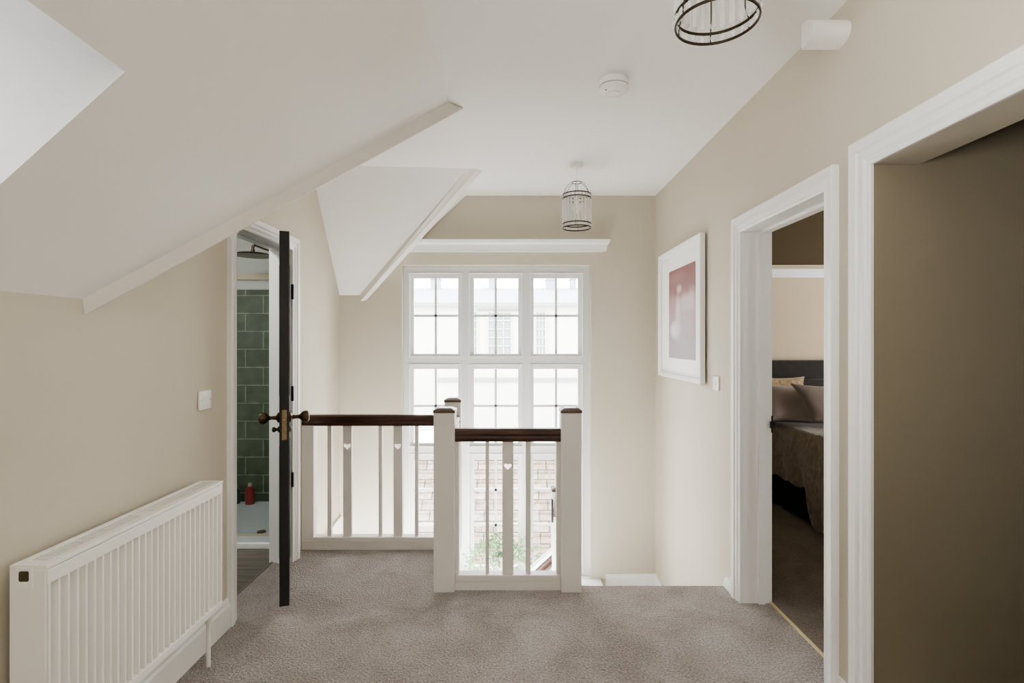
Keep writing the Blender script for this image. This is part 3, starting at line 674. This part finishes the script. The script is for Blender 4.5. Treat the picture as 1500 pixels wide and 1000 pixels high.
# ------------------------------------------------------------------ picture
pic = thing('framed_picture', 'large white framed pink and grey print on the right wall', 'picture', (XR, 3.87, hz(.2)))
py0, py1, pz0, pz1 = 3.385, 4.36, hz(-.275), hz(.695)
xf = XR-.045
m = MB(); prof = [(0, 0), (0, .030), (.006, .034), (.030, .026), (.036, .018), (.036, 0)]
def stn(sy, sz): return lambda u, t: (XR-.012-t, (py0+u) if sy < 0 else (py1-u), (pz0+u) if sz < 0 else (pz1-u))
ss = [stn(-1, -1), stn(-1, 1), stn(1, 1), stn(1, -1), stn(-1, -1)]
rows_ = [[m.bm.verts.new(f(*p)) for p in prof] for f in ss[:4]]
for i in range(4):
    a, b = rows_[i], rows_[(i+1) % 4]
    for k in range(len(prof)): m.bm.faces.new((a[k], a[(k+1) % len(prof)], b[(k+1) % len(prof)], b[k]))
m.build('frame_border', TRIM, pic)
MATB = mat('mount_board', (246, 245, 243), .8)
m = MB(); m.box(XR-.020, XR-.014, py0+.03, py1-.03, pz0+.03, pz1-.03); m.build('mount_board', MATB, pic)
for y0, y1, z0, z1 in ((py0+.09, py0+.11, pz0+.1, pz0+.13), (py1-.11, py1-.09, pz0+.1, pz0+.13), (3.8, 3.9, pz1-.12, pz1-.08)):
    m = MB(); m.box(XR-.013, XR, y0, y1, z0, z1); m.build('hanger', BLACK, pic)
def print_mat():
    m = bpy.data.materials.new('pink_grey_print'); m.use_nodes = True; nt = m.node_tree; bs = nt.nodes['Principled BSDF']; bs.inputs['Roughness'].default_value = .35
    tc = nt.nodes.new('ShaderNodeTexCoord'); sp = nt.nodes.new('ShaderNodeSeparateXYZ'); nt.links.new(tc.outputs['Generated'], sp.inputs[0])
    n = nt.nodes.new('ShaderNodeTexNoise'); n.inputs['Scale'].default_value = 4; n.inputs['Detail'].default_value = 6; nt.links.new(tc.outputs['Object'], n.inputs['Vector'])
    ad = nt.nodes.new('ShaderNodeMath'); ad.operation = 'MULTIPLY_ADD'; ad.inputs[1].default_value = .45; nt.links.new(n.outputs['Fac'], ad.inputs[0]); nt.links.new(sp.outputs['Z'], ad.inputs[2])
    r = nt.nodes.new('ShaderNodeValToRGB'); e = r.color_ramp.elements; e[0].position = .45; e[0].color = (*lin((168, 160, 166)), 1); e[1].position = 1.0; e[1].color = (*lin((140, 96, 98)), 1)
    x = e.new(.85); x.color = (*lin((176, 148, 150)), 1)
    nt.links.new(ad.outputs[0], r.inputs['Fac']); cur = r.outputs['Color']
    # pale soft strokes
    for (cy, cz, sy, sz, st, col) in ((.58, .77, .11, .06, .9, (214, 196, 192)), (.62, .56, .12, .20, .85, (212, 202, 202)), (.36, .60, .32, .09, .7, (206, 194, 196)), (.74, .31, .20, .10, 1.0, (232, 230, 232)), (.40, .36, .40, .20, .5, (184, 180, 188)), (.50, .10, .60, .16, .5, (176, 172, 180)), (.75, .90, .4, .08, .25, (190, 160, 158))):
        mp = nt.nodes.new('ShaderNodeMapping'); mp.vector_type = 'POINT'
        mp.inputs['Location'].default_value = (0, -cy/sy, -cz/sz); mp.inputs['Scale'].default_value = (0, 1/sy, 1/sz)
        nt.links.new(tc.outputs['Generated'], mp.inputs['Vector'])
        ln = nt.nodes.new('ShaderNodeVectorMath'); ln.operation = 'LENGTH'; nt.links.new(mp.outputs[0], ln.inputs[0])
        a2 = nt.nodes.new('ShaderNodeMath'); a2.operation = 'MULTIPLY_ADD'; a2.inputs[1].default_value = 1.6; nt.links.new(n.outputs['Fac'], a2.inputs[0]); nt.links.new(ln.outputs['Value'], a2.inputs[2])
        mr = nt.nodes.new('ShaderNodeMapRange'); mr.inputs['From Min'].default_value = 1.3; mr.inputs['From Max'].default_value = 2.1; mr.inputs['To Min'].default_value = st; mr.inputs['To Max'].default_value = 0
        nt.links.new(a2.outputs[0], mr.inputs['Value'])
        mx = nt.nodes.new('ShaderNodeMix'); mx.data_type = 'RGBA'; nt.links.new(mr.outputs[0], mx.inputs['Factor']); nt.links.new(cur, mx.inputs['A']); mx.inputs['B'].default_value = (*lin(col), 1); cur = mx.outputs['Result']
    nt.links.new(cur, bs.inputs['Base Color']); return m
m = MB(); m.box(XR-.0225, XR-.0195, 3.54, 4.13, hz(-.125), hz(.535)); m.build('print', print_mat(), pic)['label'] = 'soft pink and grey figure print'

# ------------------------------------------------------------------ pendants
PX, PY = .46, 3.78
pend = thing('crystal_pendant', 'small crystal cage pendant hanging in front of the window wall', 'pendant light', (PX, PY, HC))
M = Matrix.Translation((PX, PY, HC)) @ Matrix.Rotation(math.pi, 4, 'X')
m = MB(); m.lathe([(0, 0), (.046, 0), (.046, .012), (.038, .026), (.012, .030), (0, .030)], M, 28); m.build('ceiling_rose', PLASTIC, pend, smooth=True)
zc = hz(1.128)
m = MB(); m.tube([(PX, PY, HC-.028), (PX, PY, zc-.06)], .003, 8); m.build('cord', PLASTIC, pend, smooth=True)
m = MB(); m.lathe([(0, 0), (.016, 0), (.018, .01), (.018, .06), (.012, .07)], Matrix.Translation((PX, PY, zc-.13)), 16); m.build('lamp_holder', PLASTIC, pend, smooth=True)
BULB = mat('frosted_bulb', (245, 243, 238), .3)
m = MB(); m.lathe([(0, 0), (.014, .004), (.026, .022), (.029, .042), (.022, .068), (.014, .09)], Matrix.Translation((PX, PY, zc-.22)), 20); m.build('bulb', BULB, pend, smooth=True)
z1, z2, z3, z4 = hz(1.040), hz(1.014), hz(.833), hz(.806); R = .100
m = MB()
for z in (z1, z2, z3, z4): m.torus((PX, PY, z), R, .0028, 48, 8, 1.5)
m.torus((PX, PY, zc), .034, .0028, 28, 6)
for k in range(6):
    a = 2*math.pi*(k+.3)/6; cs, sn = math.cos(a), math.sin(a)
    pts = [(PX+cs*r, PY+sn*r, z) for r, z in ((.034, zc), (.06, zc-.018), (.085, zc-.048), (R, z1), (R, z2), (.088, z2-.03), (.088, z3+.03), (R, z3), (R, z4))]
    m.tube(pts, .0017, 6)
BRZ = mat('dark_bronze_wire', (54, 46, 34), .4, metal=.5)
m.build('wire_cage', BRZ, pend, smooth=True)['label'] = 'dark bronze wire cage'
NP = 24
zm = (z2+z3)/2
def prism_mesh(top, bot, r, name):
    m = MB(); m.lathe([(.001, 0), (r, r*1.2), (r, (top-bot)-r*1.2), (.001, top-bot)], None, 6)
    bmesh.ops.recalc_face_normals(m.bm, faces=m.bm.faces); me = bpy.data.meshes.new(name); m.bm.to_mesh(me); m.bm.free(); return me
pm = prism_mesh(z2-.004, z3+.004, .0085, 'crystal_prism'); dm = prism_mesh(z3-.004, z4+.002, .007, 'crystal_drop')
for k in range(NP):
    a = 2*math.pi*k/NP
    for nm, me, rr, zz in (('crystal_prism', pm, R-.004, z3+.004), ('crystal_drop', dm, R, z4+.002), ('crystal_drop', dm, R, z2+.001)):
        o = bpy.data.objects.new(nm, me); C.objects.link(o)
        if not me.materials: me.materials.append(CRYSTAL)
        o.parent = pend; o.location = Vector((PX+rr*math.cos(a), PY+rr*math.sin(a), zz))-pend.location; o.rotation_euler = (0, 0, a)
p2 = copy_tree(pend); p2.location = (.517, 1.345, HC)
p2['label'] = 'crystal cage pendant nearest the viewer, cut off by the top edge'

# ------------------------------------------------------------------ plant on the sill
vase = thing('potted_plant', 'leafy green plant in a white pot on the window sill', 'potted plant', (-.10, 4.53, hz(-2.046)))
m = MB(); zb = hz(-2.046)
m.lathe([(0, 0), (.06, 0), (.085, .03), (.105, .11), (.105, .17), (.085, .225), (.07, .24), (.066, .235), (.08, .21), (.06, .2), (0, .2)], Matrix.Translation((-.10, 4.52, zb)), 32)
m.build('pot', mat('white_ceramic', (226, 224, 222), .5, var=.15, vscale=18), vase, smooth=True)
rnd = random.Random(5); LEAF = mat('pale_green_leaf', (142, 174, 130), .5, var=.3, vscale=30)
ml = MB(); ms = MB()
for k in range(30):
    a = rnd.uniform(0, 2*math.pi); ln = rnd.uniform(.14, .33); lift = rnd.uniform(.02, .22); p0 = Vector((-.10+.04*math.cos(a), 4.52+.04*math.sin(a), zb+.21))
    dx, dy = math.cos(a)*ln*1.0, math.sin(a)*ln*.35
    if dy > .06: dy = .06
    pts = [p0+Vector((dx*t, dy*t, lift*math.sin(t*2.4)*1.1-ln*.45*t*t)) for t in [q/7 for q in range(8)]]
    ms.tube(pts, .0016, 5)
    for q in range(2, 8):
        for sd_ in (-1, 1):
            c = pts[q]; t = (pts[q]-pts[q-1]).normalized(); side = t.cross(Vector((0, -1, .3))).normalized()*sd_
            l = rnd.uniform(.022, .042); tip = c+side*l+t*l*.5+Vector((0, -.004, rnd.uniform(-.012, .008))); mid = (c+tip)/2; w_ = t*l*.32
            ml.face([c, mid-w_, tip, mid+w_])
ms.build('stems', LEAF, vase); fo = ml.build('foliage', LEAF, vase)

# ------------------------------------------------------------------ outside: neighbouring house and tiled roof
def ext(name, rgb, **k): return mat(name, rgb, .9, **k)
EW = ext('render_wall', (200, 200, 197), var=.04, vscale=2); ER = ext('slate_roof', (150, 152, 156), var=.12, vscale=6); EG = ext('far_glass', (140, 143, 146), var=.1)
EL = ext('grey_ledge', (140, 140, 140)); ET = tile_mat('hung_clay_tiles', (116, 100, 88), (140, 127, 117), (60, 52, 48), .30, .1353, 'XY', msize=.011, rough=.8, bumps=1.0)
nb = thing('neighbour_house', 'pale rendered house with grey slate roof across the street', 'house', (0, 17, -4.5))
Y = 16.0
def ox(p, y=Y): return (p-750)*y/F
def oz(p, y=Y): return hz((500-p)*y/F)
m = MB(); m.box(-9, 7, Y, Y+5, -4.5, oz(444)); wall = m.build('wall', EW, nb)
m = MB(); zt = oz(424, 18); m.prism([(-9.2, Y-.25, oz(446)), (-9.2, 18.5, zt+.1), (-9.2, 21, oz(446))], (16.4, 0, 0)); m.build('roof', ER, nb)
m = MB(); m.box(-9.2, 7.2, Y-.3, Y-.2, oz(449), oz(444)); m.build('gutter', EL, nb)
m = MB(); m.box(ox(640), ox(900), Y-.06, Y, oz(559), oz(553)); m.build('ledge', EL, nb)
m = MB(); m.box(ox(700), ox(770), Y-.05, Y, oz(456), oz(453)); m.build('ledge', EL, nb)
for a, b in ((715, 749), (682, 699), (785, 799)):
    m = MB(); m.box(ox(a), ox(b), Y-.02, Y+.02, oz(519), oz(457)); w_ = m.build('window', EG, nb)
    m = MB()
    for q in range(0, 4): x = a+(b-a)*q/3; m.box(ox(x-.7), ox(x+.7), Y-.06, Y-.02, oz(519), oz(457))
    for q in range(0, 6): z = 457+62*q/5; m.box(ox(a), ox(b), Y-.06, Y-.02, oz(z+.6), oz(z-.6))
    m.build('glazing_bars', EW, w_)
for a, b, t in ((632, 644, 408), (716, 727, 407), (800, 812, 409), (836, 843, 408)):
    m = MB(); m.box(ox(a, 18.4), ox(b, 18.4), 18.2, 18.8, oz(428, 18.4), oz(t, 18.4)); m.box(ox(a-1, 18.4), ox(b+1, 18.4), 18.15, 18.85, oz(t+1.5, 18.4), oz(t, 18.4))
    m.build('chimney', ER, nb)
tr = thing('tiled_roof', 'lower neighbouring roof of pinkish clay tiles below the window', 'roof', (0, 8.5, -2))
bm_ = MB(); sl_ = (hz(-2.02)-hz(-4.3))/(9.6-7.3)
nrow = 17
for k in range(nrow):
    t0, t1 = k/nrow, (k+1)/nrow
    y0, y1 = 7.3+2.3*t0, 7.3+2.3*t1; za, zb_ = hz(-4.3)+2.28*t0, hz(-4.3)+2.28*t1
    bm_.prism([(-6, y0-.02, za+.02), (-6, y1+.03, zb_+.012), (-6, y1+.03, zb_-.02), (-6, y0-.02, za-.01)], (11, 0, 0))
bm_.build('tile_courses', ET, tr)
m = MB(); m.box(-6, 5, 9.5, 9.75, hz(-2.06), hz(-1.97), .02); m.build('ridge', ext('pale_ridge', (118, 116, 114)), tr)
m = MB(); m.box(-6, 5, 9.7, 12, -4.5, hz(-2.02)); m.box(-6, 5, 7.45, 9.7, -4.5, -3.2); m.build('wall', EW, tr)
m = MB(); m.box(-40, 40, 4.8, 60, -4.6, -4.5); struct(m.build('ground', ext('pale_paving', (215, 212, 206))), 'pale ground outside the window', 'ground')

# ------------------------------------------------------------------ world, lights, camera
sc = bpy.context.scene
w = bpy.data.worlds.new('overcast_sky'); sc.world = w; w.use_nodes = True; nt = w.node_tree
bg = nt.nodes['Background']; bg.inputs['Strength'].default_value = SKY = 10.0
bg.inputs['Color'].default_value = (.97, .985, 1.0, 1)
def area(name, loc, rot, sx, sy, power, col=(1, 1, 1), portal=False):
    l = bpy.data.lights.new(name, 'AREA'); l.shape = 'RECTANGLE'; l.size = sx; l.size_y = sy; l.energy = power; l.color = col
    o = bpy.data.objects.new(name, l); C.objects.link(o); o.location = loc; o.rotation_euler = rot
    if portal: l.cycles.is_portal = True
    return o
area('window_portal', (-.135, 4.80, .7), (math.radians(-90), 0, 0), 1.63, 2.72, 0, portal=True)
lm = area('landing_fill', (-1.0, -.7, 1.35), (0, 0, 0), .8, .8, 46, (1.0, .99, .98))  # unseen fill light added to brighten the right wall and near ceiling
lm.rotation_euler = Vector((-1.0, -.10, -.80)).to_track_quat('Z', 'Y').to_euler()
lm.data.spread = math.radians(128)
area('bathroom_fill', (-2.1, 2.9, 2.42), (0, 0, 0), .4, .4, 11, (1, .97, .92))  # unseen fill added because no daylight reaches the closed bathroom
area('bedroom_window_fill', (5.1, 3.4, 1.5), (0, math.radians(90), 0), 1.2, 1.4, 24, (1, .96, .9))  # added area light standing in for an unseen window on the right
cam = bpy.data.cameras.new('camera'); co = bpy.data.objects.new('camera', cam); C.objects.link(co); sc.camera = co
co.location = (0, 0, EYE); co.rotation_euler = (math.radians(90), 0, 0)
cam.sensor_width = 36; cam.lens = F/1500*36; cam.clip_start = .02; cam.clip_end = 200
sc.view_settings.view_transform = 'AgX'; sc.view_settings.look = 'AgX - Medium High Contrast'; sc.view_settings.exposure = .58; sc.view_settings.gamma = 1
sc.cycles.max_bounces = 12; sc.cycles.diffuse_bounces = 7; sc.cycles.transparent_max_bounces = 32
